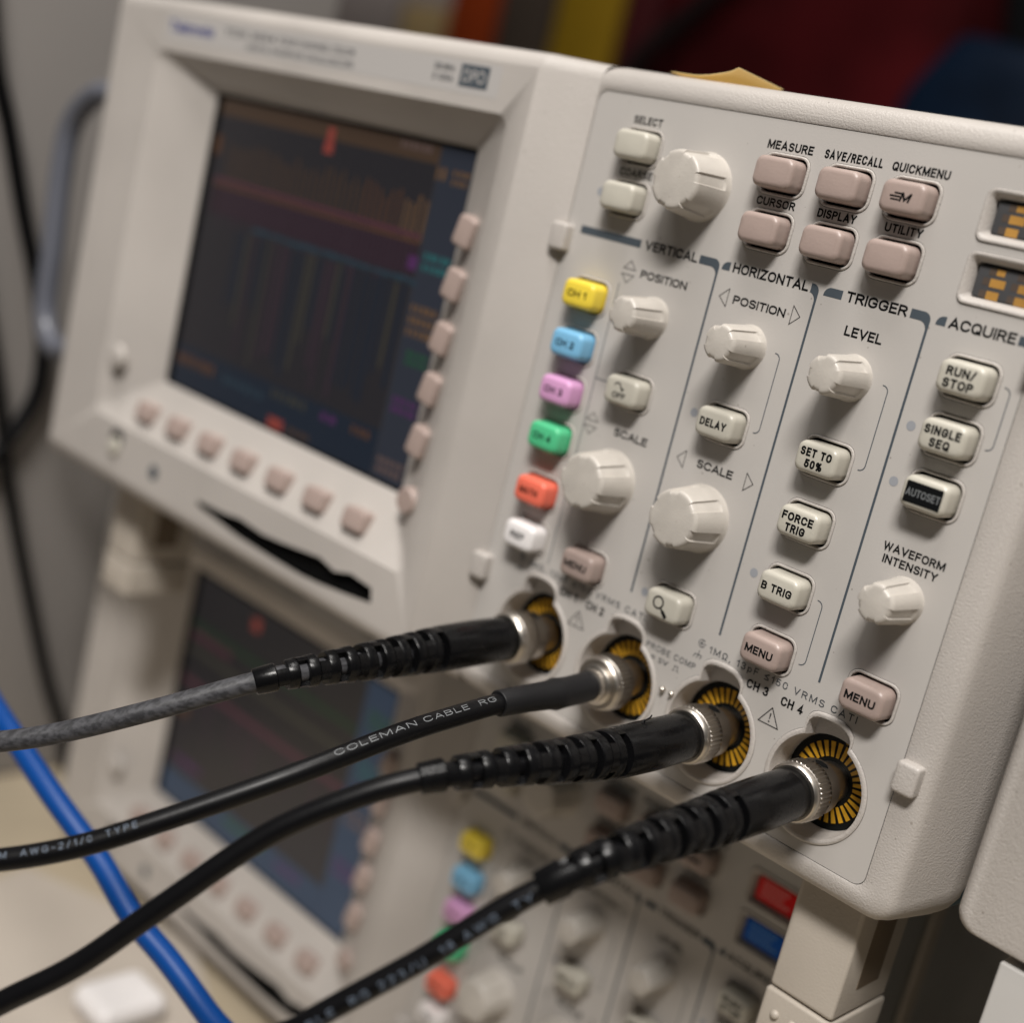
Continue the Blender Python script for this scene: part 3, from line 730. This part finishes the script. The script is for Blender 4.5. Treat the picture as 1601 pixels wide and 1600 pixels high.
def plates(root, kind):
    for (x0, x1, y0, y1), col in zip(SLOTS, ('modred', 'modblue')):
        bm = bmesh.new()
        if kind == 'amber':
            box(bm, x0 + 3.0, x1 - 2.6, y0 + 2.6, y1 - 2.9, -5, -2.0, .8, .2)
            zz = -1.94
            for cx in (x0 + 9.0, x0 + 16.8):
                for yy, w0, w1 in ((y1 - 4.2, -.9, 1.4), (y1 - 6.8, -2.0, 2.2), (y1 - 10.0, -2.1, 1.3)):
                    poly(bm, [(cx + w0, yy - (.75 if yy > y1 - 5 else 1.25)), (cx + w1, yy - (.75 if yy > y1 - 5 else 1.25)), (cx + w1, yy + .9), (cx + w0, yy + .9)], zz, 1)
                    poly(bm, [(cx + w0 - 2.0, yy - 1.0), (cx + w0 - .1, yy - 1.0), (cx + w0 - .1, yy + .9), (cx + w0 - 2.0, yy + .9)], zz, 2)
            finish(bm, 'module_plate', [M['modgrey'], M['modamber'], M['modbrown']], root, smooth=30)
        else:
            box(bm, x0 + 3.0, x1 - 2.6, y0 + 2.6, y1 - 2.9, -5, -1.6, .8, .2)
            for i, w in enumerate((11, 9.5, 12)):
                yy = y1 - 5.0 - 2.2 * i
                for k in range(7): poly(bm, [(x0 + 5 + k * w / 7, yy), (x0 + 5 + k * w / 7 + w / 9, yy), (x0 + 5 + k * w / 7 + w / 9, yy + .9), (x0 + 5 + k * w / 7, yy + .9)], -1.54, 1)
            o = finish(bm, 'module_plate', [M[col], M['modtext' if col == 'modred' else 'modtextb']], root, smooth=30)
            o['label'] = 'red application module plate' if col == 'modred' else 'blue application module plate'

def screen_image(root, kind):
    base = root.location
    mats = list(G.values()) + [M['void'], glow('haze_band', (.15, .07, .12), .17), glow('dim_green', (.05, .17, .08), .3)]; idx = {k: i for i, k in enumerate(G)}; idx['frame'] = len(G); idx['frame2'] = len(G) + 1; idx['dimg'] = len(G) + 2
    bm = bmesh.new()
    def R(x0, x1, y0, y1, k, z=-4.9): poly(bm, [(x0, y0), (x1, y0), (x1, y1), (x0, y1)], z, idx[k])
    def glyphs(x0, x1, y0, y1, k, rows=1, cw=3.0):
        h = (y1 - y0) / rows
        for r in range(rows):
            x = x0
            while x < x1 - cw * .5:
                w = cw * random.uniform(.5, .8)
                R(x, x + w, y0 + r * h + h * .2, y0 + (r + 1) * h - h * .15, k, -4.82); x += cw
    for q in ((-311, -306.5, -107.5, 18.8), (-149.6, -149, -107.5, 18.8), (-311, -149, 17.2, 18.8), (-311, -149, -107.5, -106.3)): R(*q, 'frame', -4.7)
    if kind == 'top':
        R(-167.5, -150.2, -106, 17, 'menu'); R(-309, -167.9, -106, -88.5, 'dimblue', -4.92)
        R(-309, -167.9, 10.5, 17, 'dimbrown', -4.93)
        R(-233.6, -229.2, 9, 15, 'red', -4.8); R(-234.2, -228.6, 5, 9.5, 'red', -4.8)
        glyphs(-190, -173, 13, 17, 'pink'); glyphs(-168.2, -162.5, 4, 11, 'orange'); glyphs(-159.5, -150.5, 4, 10.5, 'orange', 2)
        glyphs(-165, -150.5, -28, -20, 'teal', 2); glyphs(-166, -150.5, -52, -39, 'orange', 3); glyphs(-163, -150.5, -62, -56, 'green', 2)
        glyphs(-165, -150.5, -80.5, -73.5, 'purple', 2); glyphs(-166, -151, -104, -97, 'pink', 2)
        glyphs(-305, -276, -98, -91, 'dimorange', 1, 4); glyphs(-270, -240, -98, -93, 'blue', 1, 5); glyphs(-236, -211, -95, -89.5, 'olive', 1, 4); glyphs(-203, -192, -95, -90.5, 'purple', 1, 5)
        glyphs(-184, -170, -95, -90, 'dimorange', 1, 4); R(-235, -225, -106, -101.5, 'red', -4.8); glyphs(-222, -206, -105.5, -102, 'dimbrown', 1, 4)
        R(-308, -302, -6, 2, 'dimorange', -4.8)
        x = -296; i = 0
        while x < -170:
            w = 1.3; f_ = (x + 296) / 126
            R(x, x + w, -17 + random.uniform(-2, 1), -2 + 5 * random.random() - 4 * f_, 'dimbrown' if f_ < .72 else ('dimorange' if f_ < .9 else 'orange')); x += w + random.uniform(2.0, 2.9)
        R(-303, -169, -30, -17.4, 'frame2', -4.91); R(-303, -169, -16.6, -15.0, 'magenta', -4.84); R(-303, -169, -18.6, -17.4, 'dimorange', -4.84); R(-173, -168, -28, -23, 'purple', -4.8)
        x = -295
        while x < -170:
            w = 1.2; R(x, x + w, random.uniform(-36, -29), -18, 'dim', -4.88); x += w + random.uniform(1.4, 2.4)
        for i in range(26):
            a = -270 + i * 4.0; R(a, a + 4.05, -33.0 + random.uniform(-.4, .4), -31.2 + random.uniform(-.4, .4), 'blue', -4.83)
        x = -280
        while x < -170:
            w = random.uniform(1.2, 2.2); R(x, x + w, random.uniform(-86, -60), -34, random.choice(('dimblue', 'dim', 'dimblue', 'olive')), -4.89); x += w + random.uniform(1.4, 3.2)
        R(-168.2, -167.5, -106, 17, 'line', -4.86)
    else:
        R(-170, -150.2, -106, 17, 'bright'); R(-309, -170.2, -106, -90, 'bright', -4.92)
        R(-259, -252.5, 5, 11.5, 'red', -4.8); glyphs(-165, -151, -6, 4, 'green', 2); glyphs(-165, -151, -30, -20, 'teal', 2)
        glyphs(-166, -151, -54, -44, 'pink', 2); glyphs(-166, -151, -80, -70, 'purple', 2)
        for y, k in ((-10, 'dimg'), (-23, 'olive'), (-40, 'magenta')): R(-306, -170.5, y - 1.8, y + 1.8, k, -4.84)
        R(-305, -270, -17, -13, 'magenta', -4.82); R(-306, -296, -60, -54, 'dimorange', -4.82)
        glyphs(-300, -276, -86, -80, 'purple', 1, 5); glyphs(-250, -215, -98, -92, 'green', 1, 5); glyphs(-205, -185, -99, -93, 'purple', 1, 5)
        x = -295
        while x < -172:
            w = random.uniform(1.0, 3.0); R(x, x + w, random.uniform(-70, -46), -42, 'dim', -4.88); x += w + random.uniform(2, 6)
    scr = [c for c in root.children if c.name.split('.')[0] == 'screen'][0]
    finish(bm, 'screen_readout', mats, scr, smooth=0)

BASE = (-150, -160, -60)
top = thing('oscilloscope', 'beige bench oscilloscope on top of the stack, four black cables plugged into its front', 'oscilloscope', BASE, 'oscilloscopes stacked on the bench')
build_scope(top)
OFF = (-44.0, -232.0, -69.0)
def clone(o, parent=None):
    c = o.copy(); COL.objects.link(c)
    c.parent = parent
    for ch in o.children: clone(ch, c)
    return c
low = clone(top)
low.location = W(BASE[0] + OFF[0], BASE[1] + OFF[1], BASE[2] + OFF[2])
low['label'] = 'lower beige oscilloscope under the cables with red and blue modules in its slots'
low.name = 'oscilloscope.001'
# the copy stands on folded feet: its flip feet are not out
for ch in list(low.children):
    if ch.name.split('.')[0] in ('flip_foot', 'carrying_handle'):
        for g in list(ch.children): bpy.data.objects.remove(g)
        bpy.data.objects.remove(ch)
grey = mat('grey_side', (.36, .37, .37), .5, mottle=.15, mscale=25, bump=.15, bscale=900)
for ch in low.children:
    if ch.name.split('.')[0] == 'case':
        ch.data = ch.data.copy(); ch.data.materials.clear(); ch.data.materials.append(grey)
plates(top, 'amber'); screen_image(top, 'top')
_W = W
def W(x, y, z): return _W(x + OFF[0], y + OFF[1], z + OFF[2])
plates(low, 'colour'); screen_image(low, 'low')
for x0 in (20.0, -330.0):
    bm = bmesh.new(); box(bm, x0 - 12, x0 + 12, -169.8, -159.8, -60, -34, 2, 1); finish(bm, 'front_foot', M['void'], low)
bm = bmesh.new(); box(bm, 84.3, 86.5, -158, 40, -62, -54, .3, .3); finish(bm, 'pale_strip', M['foot'], low)  # pale raised strip along the lower case's right side
W = _W

# ------------------------------------------------------------------ cables
def connector(root, path, cx, knurl0, knurl1, r=8.7):
    """BNC collar round the start of the path; distances along the path"""
    bm = bmesh.new()
    def ring(d, rr, n): return [path.pt(d, 2 * PI * i / n, rr) for i in range(n)]
    n = 40
    rows = [(0, 7.2), (0, 7.7), (.4, 7.95), (knurl0 - .4, 7.95), (knurl0, r - .35)]
    loft(bm, [ring(d, q, n * 2) for d, q in rows])
    K = []
    for d in (knurl0, knurl0 + .25, knurl1 - .25, knurl1):
        e = d in (knurl0, knurl1)
        K.append([path.pt(d, 2 * PI * i / (n * 2), (r - .8) if (i % 2 == 0 or e) else r) for i in range(n * 2)])
    loft(bm, K)
    loft(bm, [ring(d, q, n * 2) for d, q in ((knurl1, r - .32), (knurl1 + .2, r - .45), (knurl1 + .9, r - .25), (knurl1 + 1.7, r - .5), (knurl1 + 2.2, r - 1.0), (knurl1 + 2.2, 4))])
    c = finish(bm, 'connector_collar', M['nickel'], root, smooth=30)
    bm = bmesh.new()
    for a0 in (-.15, -.15 + PI):                      # bayonet holes: shade inside them painted as dark patches on the collar
        def hp(k, t): return path.pt(3.0 + k * 1.5 * math.cos(t), a0 + k * .24 * math.sin(t) * (1.25 if math.cos(t) < 0 else .9), 8.03)
        rs = [[bm.verts.new(hp(k, 2 * PI * i / 14)) for i in range(14)] for k in (1, .66, .33)]
        for p_, q_ in zip(rs, rs[1:]):
            for i in range(14): bm.faces.new((p_[i], p_[(i + 1) % 14], q_[(i + 1) % 14], q_[i]))
        bm.faces.new(rs[-1])
    finish(bm, 'bayonet_hole_shade', M['void'], c, smooth=0)
def boot(root, path, d0, d1, d2, r0, r1, mt):
    """smooth grip from d0 to d1, slotted strain relief from d1 to d2"""
    bm = bmesh.new()
    tube(bm, path, [(d0, 5), (d0, r0 - .5), (d0 + .6, r0 - .1), (d0 + 4, r0), (d0 + (d1 - d0) * .5, r0 + .15), (d1 - 1, r0), (d1, r0 - .3), (d1, 3)], 40, 0, (False, False))
    nr = 10; pitch = (d2 - d1) / nr
    def rad(d): return r0 + (r1 - r0) * (d - d1) / (d2 - d1)
    for k in range(nr):
        a = d1 + pitch * (k + .46); b = d1 + pitch * (k + 1)
        if k == nr - 1: b += 3
        ra, rb = rad(a), rad(b)
        tube(bm, path, [(a, 2.6), (a, ra - .3), (a + .4, ra), (b - .4, rb), (b, rb - .3), (b, 2.6)], 36, 0, (False, False))
        g0 = d1 + pitch * k; g1 = a
        for s in (0, PI):                           # ribs bridging each gap, turned a quarter every time
            c = s + (PI / 2 if k % 2 else 0) + .35; hw = .62
            rr = rad(g0) - .15
            sec = [(c - hw + 2 * hw * i / 6, rr) for i in range(7)] + [(c + hw - 2 * hw * i / 6, 2.6) for i in range(7)]
            loft(bm, [[path.pt(d, a_, q) for a_, q in sec] for d in (g0 - .1, (g0 + g1) / 2, g1 + .1)], 0, True, True)
    return finish(bm, 'strain_relief', mt, root, smooth=35)
def wrap(root, path, s, d0, d1, r, ang, cap, mt, flip=True):
    bm = bmesh.new()
    def mf(x, y):
        d = d1 - (x - d0) if flip else x
        return path.pt(d, ang + (y if flip else -y) / r, r + .06)
    letters(bm, s, d0, d1, -cap / 2, cap, 0, .13, mapf=mf, gapf=.5)
    finish(bm, 'cable_lettering', mt, root, smooth=0)

GRP = 'cables plugged into the oscilloscope'
# CH 4
p4 = Path([(42.9, -131.1, -1), (42.9, -131.2, 12), (42.9, -131.9, 28), (42.9, -133.0, 52.2), (42.9, -133.8, 68.3), (42.2, -135.0, 82.1), (40.1, -137.9, 91.6), (36.0, -143.6, 101.0), (29.4, -153.1, 109.5), (20.7, -167.0, 119.9), (12.3, -178.8, 129.4), (5.5, -188.5, 136.8), (-3.8, -203.1, 145.2), (-18, -245, 158), (-34, -320, 162), (-50, -397, 150)], 2)
c4 = thing('coaxial_cable', 'black coaxial cable with slotted boot plugged into the CH 4 socket', 'cable', (42.9, -131.1, 0), GRP)
connector(c4, p4, 42.9, 5.4, 11.2); boot(c4, p4, 13.4, 43, 104, 7.25, 4.4, M['boot'])
bm = bmesh.new(); tube(bm, p4, even(p4, 2.85, 36), 40); finish(bm, 'cable_jacket', M['jacket'], c4)
wrap(c4, p4, 'CABLE  RG 223/U  18 AWG  TY', 109, 176, 2.85, -1.1, 2.0, M['printblue'])
# CH 3
p3 = Path([(5.3, -131.1, -1), (5.3, -131.5, 12), (5.3, -132.2, 28), (5.3, -132.4, 44), (5.3, -131.5, 65.9), (3.7, -131.4, 79.3), (0.0, -132.8, 94.0), (-5.2, -135.5, 106.1), (-13.5, -142.4, 118.1), (-25.8, -156.4, 133.1), (-39.4, -180.3, 150.6), (-50.7, -199.7, 163.5), (-62.5, -214.4, 175.4), (-72.9, -228.7, 183.4), (-95, -280, 195), (-120, -397, 190)], 2)
c3 = thing('coaxial_cable', 'black coaxial cable plugged into the CH 3 socket, lint on its slotted boot', 'cable', (5.3, -131.1, 0), GRP)
connector(c3, p3, 5.3, 5.4, 11.2); boot(c3, p3, 13.4, 45, 107, 7.2, 4.15, M['boot'])
bm = bmesh.new(); tube(bm, p3, even(p3, 3.0, 38), 40); finish(bm, 'cable_jacket', M['jacket'], c3)
bm = bmesh.new()
lp = Path([p3.pt(33, .1, 6.8), p3.pt(33.4, .1, 7.9), p3.pt(32.4, .0, 9.0), p3.pt(32.6, -.05, 10.0)], .3); tube(bm, lp, even(lp, .22, step=.4), 6)
lp = Path([p3.pt(34.4, .1, 6.8), p3.pt(34.2, .12, 7.7), p3.pt(33.4, .1, 8.3)], .3); tube(bm, lp, even(lp, .18, step=.4), 6)
finish(bm, 'lint', M['jacket'], c3)
# CH 2
p2 = Path([(-32.3, -131.1, -1), (-32.3, -131.6, 8), (-32.3, -132.7, 20.8), (-32.8, -133.3, 31.8), (-33.1, -133.7, 49.7), (-33.8, -136.5, 70.2), (-35.1, -140.0, 87.4), (-42.3, -151.5, 116.1), (-55.9, -166.4, 143.3), (-66.3, -176.0, 159.3), (-77.9, -183.1, 173.0), (-90.9, -188.5, 184.6), (-125, -215, 205), (-165, -300, 210), (-190, -397, 195)], 2)
c2 = thing('coaxial_cable', 'black coaxial cable with matt heat shrink sleeve and white printing, plugged into CH 2', 'cable', (-32.3, -131.1, 0), GRP)
connector(c2, p2, -32.3, 1.8, 7.2, 8.8)
bm = bmesh.new(); tube(bm, p2, [(8, 6.4), (10.6, 6.4), (11.0, 6.0), (11.2, 5.3), (13.0, 5.2), (13.3, 4.6), (16, 4.4)], 48, 0, (True, True)); finish(bm, 'crimp_nut', M['nickel'], c2)
bm = bmesh.new(); tube(bm, p2, [(12.6, 4.0), (12.8, 4.7), (23, 4.6), (26, 4.7), (28.5, 4.95), (31, 4.4), (40, 4.1), (52, 3.95), (52.4, 3.7), (52.4, 2.9)], 36, 0, (True, False)); finish(bm, 'heat_shrink', M['shrink'], c2)
bm = bmesh.new(); tube(bm, p2, even(p2, 3.0, 46), 40); finish(bm, 'cable_jacket', M['jacket'], c2)
wrap(c2, p2, 'COLEMAN CABLE  RG', 55, 108, 3.0, -.42, 1.75, M['print'])
wrap(c2, p2, '24 OHM  AWG-2/1/0  TYPE', 160, 205, 3.0, -.5, 1.75, M['printblue'])
# CH 1
p1 = Path([(-70, -131.1, -1), (-70.0, -131.2, 8.6), (-70.0, -131.9, 26.4), (-69.8, -132.7, 43.4), (-70.0, -133.8, 58.9), (-70.6, -134.9, 73.3), (-73.2, -137.1, 89.9), (-77.5, -140.7, 102.9), (-89.9, -152.1, 125.3), (-104.8, -163.7, 144.5), (-115.4, -169.9, 157.0), (-130.2, -176.7, 169.3), (-170, -205, 190), (-215, -300, 195), (-240, -397, 180)], 2)
c1 = thing('coaxial_cable', 'coaxial cable with worn grey jacket and black slotted boot plugged into CH 1, farthest left', 'cable', (-70, -131.1, 0), GRP)
connector(c1, p1, -70, 5.4, 11.2); boot(c1, p1, 13.4, 44, 104, 7.2, 4.0, M['boot'])
bm = bmesh.new(); tube(bm, p1, even(p1, 3.0, 36), 40); finish(bm, 'cable_jacket', M['worn'], c1)
# blue network cable
pb = Path([(-505, -176, 60), (-460, -178, 64), (-400, -188, 78), (-330, -200, 90), (-290, -205, 96), (-246, -210, 98), (-217, -214, 101), (-180, -226, 99), (-153, -239, 93), (-131, -249, 91), (-114, -258, 85), (-96, -269, 79), (-84, -280, 72), (-60, -320, 60), (-30, -385, 55), (40, -397, 60), (150, -397.5, 40)], 4)
bm = bmesh.new(); tube(bm, pb, even(pb, 4.1, step=4), 18)
thing('', 'bright blue network cable running diagonally behind the black cables', 'cable', o=finish(bm, 'network_cable', M['netblue']))
for lab, pts, r in (('thick black cable hanging by the grey wall at lower left', [(-490, 640, 60), (-490, 300, 58), (-490, 60, 40), (-490, -60, 10), (-490, -155, -20), (-490, -213, -36), (-490, -279, -59), (-489, -333, -79), (-486, -369, -95), (-482, -395, -102), (-470, -396, -140), (-450, -396, -250)], 4),
                    ('thinner black cable hanging by the grey wall at upper left', [(-490, 640, 90), (-490, 240, 60), (-490, 100, 30), (-490, 20, 11), (-490, -18, -4), (-490, -58, -18), (-490, -100, -34), (-490, -139, -44), (-490, -175, -38), (-491, -250, 10), (-490, -392, 60)], 4.5)):
    pp = Path(pts, 6); bm = bmesh.new(); tube(bm, pp, even(pp, r, step=6), 14)
    thing('', lab, 'cable', o=finish(bm, 'power_cable', M['jacket']))

# ------------------------------------------------------------------ near neighbours
inst = thing('instrument', 'beige speckled instrument case close to the right of the upper oscilloscope', 'instrument', (170, -152, -120))
bm = bmesh.new()
ls2 = [L3(rrect(87.4, 330, -150.5, 250, 5), -330)] + [L3(rrect(87.4, 330, -150.5, 250, 5), -14)]
for k in range(1, 7):
    a = PI / 2 * k / 6; i = 8 * (1 - math.cos(a)); zz = -14 + 8 * math.sin(a)
    ls2.append(L3(rrect(87.4 + i * .6, 330 - i, -150.5 + i * .2, 250 - i, 5), zz))
loft(bm, ls2, 0, True, True)
finish(bm, 'case', M['bezel'], inst, smooth=50)
bm = bmesh.new(); box(bm, 110, 125, -152.5, -149.8, -320, -300, 2, .4); box(bm, 300, 315, -152.5, -149.8, -320, -300, 2, .4); finish(bm, 'rubber_feet', M['void'], inst)
bm = bmesh.new(); box(bm, 103.5, 340, BENCH, -152.6, -420, -7, .5, .5)
thing('', 'white carton under the beige instrument at the right', 'box', o=finish(bm, 'carton', mat('white_card', (.44, .425, .405), .6, mottle=.04)))
# sticky note on top of the upper scope
bm = bmesh.new(); nx, ny = 10, 6
def note(i, j):
    x = -74 + 25 * i / nx; zz = -4 - 22 * j / ny; t = i / nx
    y = 53.4 + .4 + 5.2 * max(0, t - .35) ** 1.6 * (1.3 - .5 * j / ny) + (.5 if t > .9 else 0)
    return (x + 2 * j / ny, y, zz)
g = [[bm.verts.new(note(i, j)) for i in range(nx + 1)] for j in range(ny + 1)]
g2 = [[bm.verts.new(Vector(note(i, j)) - Vector((0, .15, 0))) for i in range(nx + 1)] for j in range(ny + 1)]
for j in range(ny):
    for i in range(nx):
        bm.faces.new((g[j][i], g[j][i + 1], g[j + 1][i + 1], g[j + 1][i])); bm.faces.new((g2[j][i], g2[j + 1][i], g2[j + 1][i + 1], g2[j][i + 1]))
thing('', 'curled yellow sticky note lying on top edge of the upper oscilloscope', 'note', o=finish(bm, 'sticky_note', M['sticky'], smooth=60))
# bench items at lower left
bm = bmesh.new()
loft(bm, [[(x, y, z) for x, z in ((-395, -30), (-300, -75), (-40, 40), (-60, 200), (-330, 200))] for y in (BENCH + .2, BENCH + 3)], 0, True, True)
thing('', 'pale beige pad lying on the tan bench below the lower oscilloscope', 'pad', o=finish(bm, 'bench_pad', M['mat_'], smooth=0))
bm = bmesh.new(); box(bm, -276, -246, -398.9, -386, -26, 10, 6, 5.5); 
thing('', 'white plastic plug lying on the pale pad at bottom left', 'plug', o=finish(bm, 'plastic_plug', M['white']))

# ------------------------------------------------------------------ far background: shelf with binders and bags
struct(slab('wall', -1500, -250, -402, 700, -960, -940, M['dark']))  # dark sheet that paints in the unlit depth behind the shelf
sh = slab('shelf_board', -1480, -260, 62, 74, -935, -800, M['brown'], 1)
bm = bmesh.new(); box(bm, -1500, -1484, BENCH, 420, -935, -800, 0, 1); 
shelf = thing('shelf', 'dark brown shelf behind the oscilloscopes carrying binders', 'shelf', (-870, BENCH, -868))
sh.parent = shelf; sh.location = Vector(sh.location) - Vector(shelf.location)
finish(bm, 'side_board', M['brown'], shelf)
bm = bmesh.new(); box(bm, -256, -240, BENCH, 420, -935, -800, 0, 1); finish(bm, 'side_board', M['brown'], shelf)
def binder(x0, x1, h, mt, lab, spine=None):
    t = thing('binder', lab, 'binder', ((x0 + x1) / 2, 74, -860), 'binders on the shelf')
    bm = bmesh.new(); box(bm, x0, x1, 74.4, h, -930, -815, 1, 1); finish(bm, 'cover', M[mt], t)
    if spine:
        bm = bmesh.new(); fill([rrect(x0 + 8, x1 - 8, h - 110, h - 50, 2)], -814.6, bm); finish(bm, 'spine_label', M[spine], t, smooth=0)
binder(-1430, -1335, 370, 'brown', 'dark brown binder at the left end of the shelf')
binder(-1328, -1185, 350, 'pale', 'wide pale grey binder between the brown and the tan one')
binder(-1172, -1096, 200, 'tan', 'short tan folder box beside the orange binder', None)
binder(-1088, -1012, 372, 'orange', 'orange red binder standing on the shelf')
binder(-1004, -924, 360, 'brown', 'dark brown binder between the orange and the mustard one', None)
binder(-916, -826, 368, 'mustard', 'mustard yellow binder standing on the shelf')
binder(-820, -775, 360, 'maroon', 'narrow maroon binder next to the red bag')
# red bag
bm = bmesh.new(); n = 28; ls = []
for k in range(13):
    t = k / 12; y = 74.5 + 262 * t
    w = 185 * (1 - .12 * t ** 2) * (1 if t < .95 else .8); dd = 58 * (1 - .3 * t ** 2)
    ls.append([(-610 + w * math.copysign(abs(math.cos(a)) ** .6, math.cos(a)) + 9 * math.sin(3 * a + 5 * t), y + 7 * math.sin(2 * a + 3 * t), -868 + dd * math.copysign(abs(math.sin(a)) ** .6, math.sin(a)) + 7 * math.sin(5 * a + 9 * t)) for a in (2 * PI * i / n for i in range(n))])
loft(bm, ls, 0, True, True)
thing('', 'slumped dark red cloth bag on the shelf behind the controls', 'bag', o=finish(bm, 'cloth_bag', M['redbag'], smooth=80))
bm = bmesh.new(); ls = []
for k in range(11):
    t = k / 10; w = 118 * (1 - .35 * t ** 3); dd = 54 * (1 - .4 * t ** 2)
    ls.append([(-410 + 26 * t + w * math.copysign(abs(math.cos(a)) ** .6, math.cos(a)) + 8 * math.sin(2 * a + 6 * t), 74.5 + 150 * t + 11 * math.sin(3 * a + 2 * t) * t, -862 + dd * math.copysign(abs(math.sin(a)) ** .6, math.sin(a)) + 6 * math.sin(4 * a + 8 * t)) for a in (2 * PI * i / n for i in range(n))])
loft(bm, ls, 0, True, True)
bm_ = bm; pb_ = bmesh.new(); box(pb_, -690, -560, 337, 385, -915, -820, 20, 18)
thing('', 'dark purple pouch lying on top of the red bag', 'pouch', o=finish(pb_, 'soft_pouch', mat('purple_fabric', (.05, .006, .03), .8, spec=.1, mottle=.5, mscale=14)))
bm = bm_
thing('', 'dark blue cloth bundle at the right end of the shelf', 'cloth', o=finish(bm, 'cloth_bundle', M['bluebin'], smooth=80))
pp = Path([(-640, 340, -790), (-666, 264, -790), (-715, 215, -790), (-770, 160, -790), (-800, 70, -790), (-810, -100, -795), (-790, -396, -780)], 6)
bm = bmesh.new(); tube(bm, pp, even(pp, 9, step=6), 14)
thing('', 'black cable hanging slantwise in front of the red bag', 'cable', o=finish(bm, 'power_cable', M['jacket']))
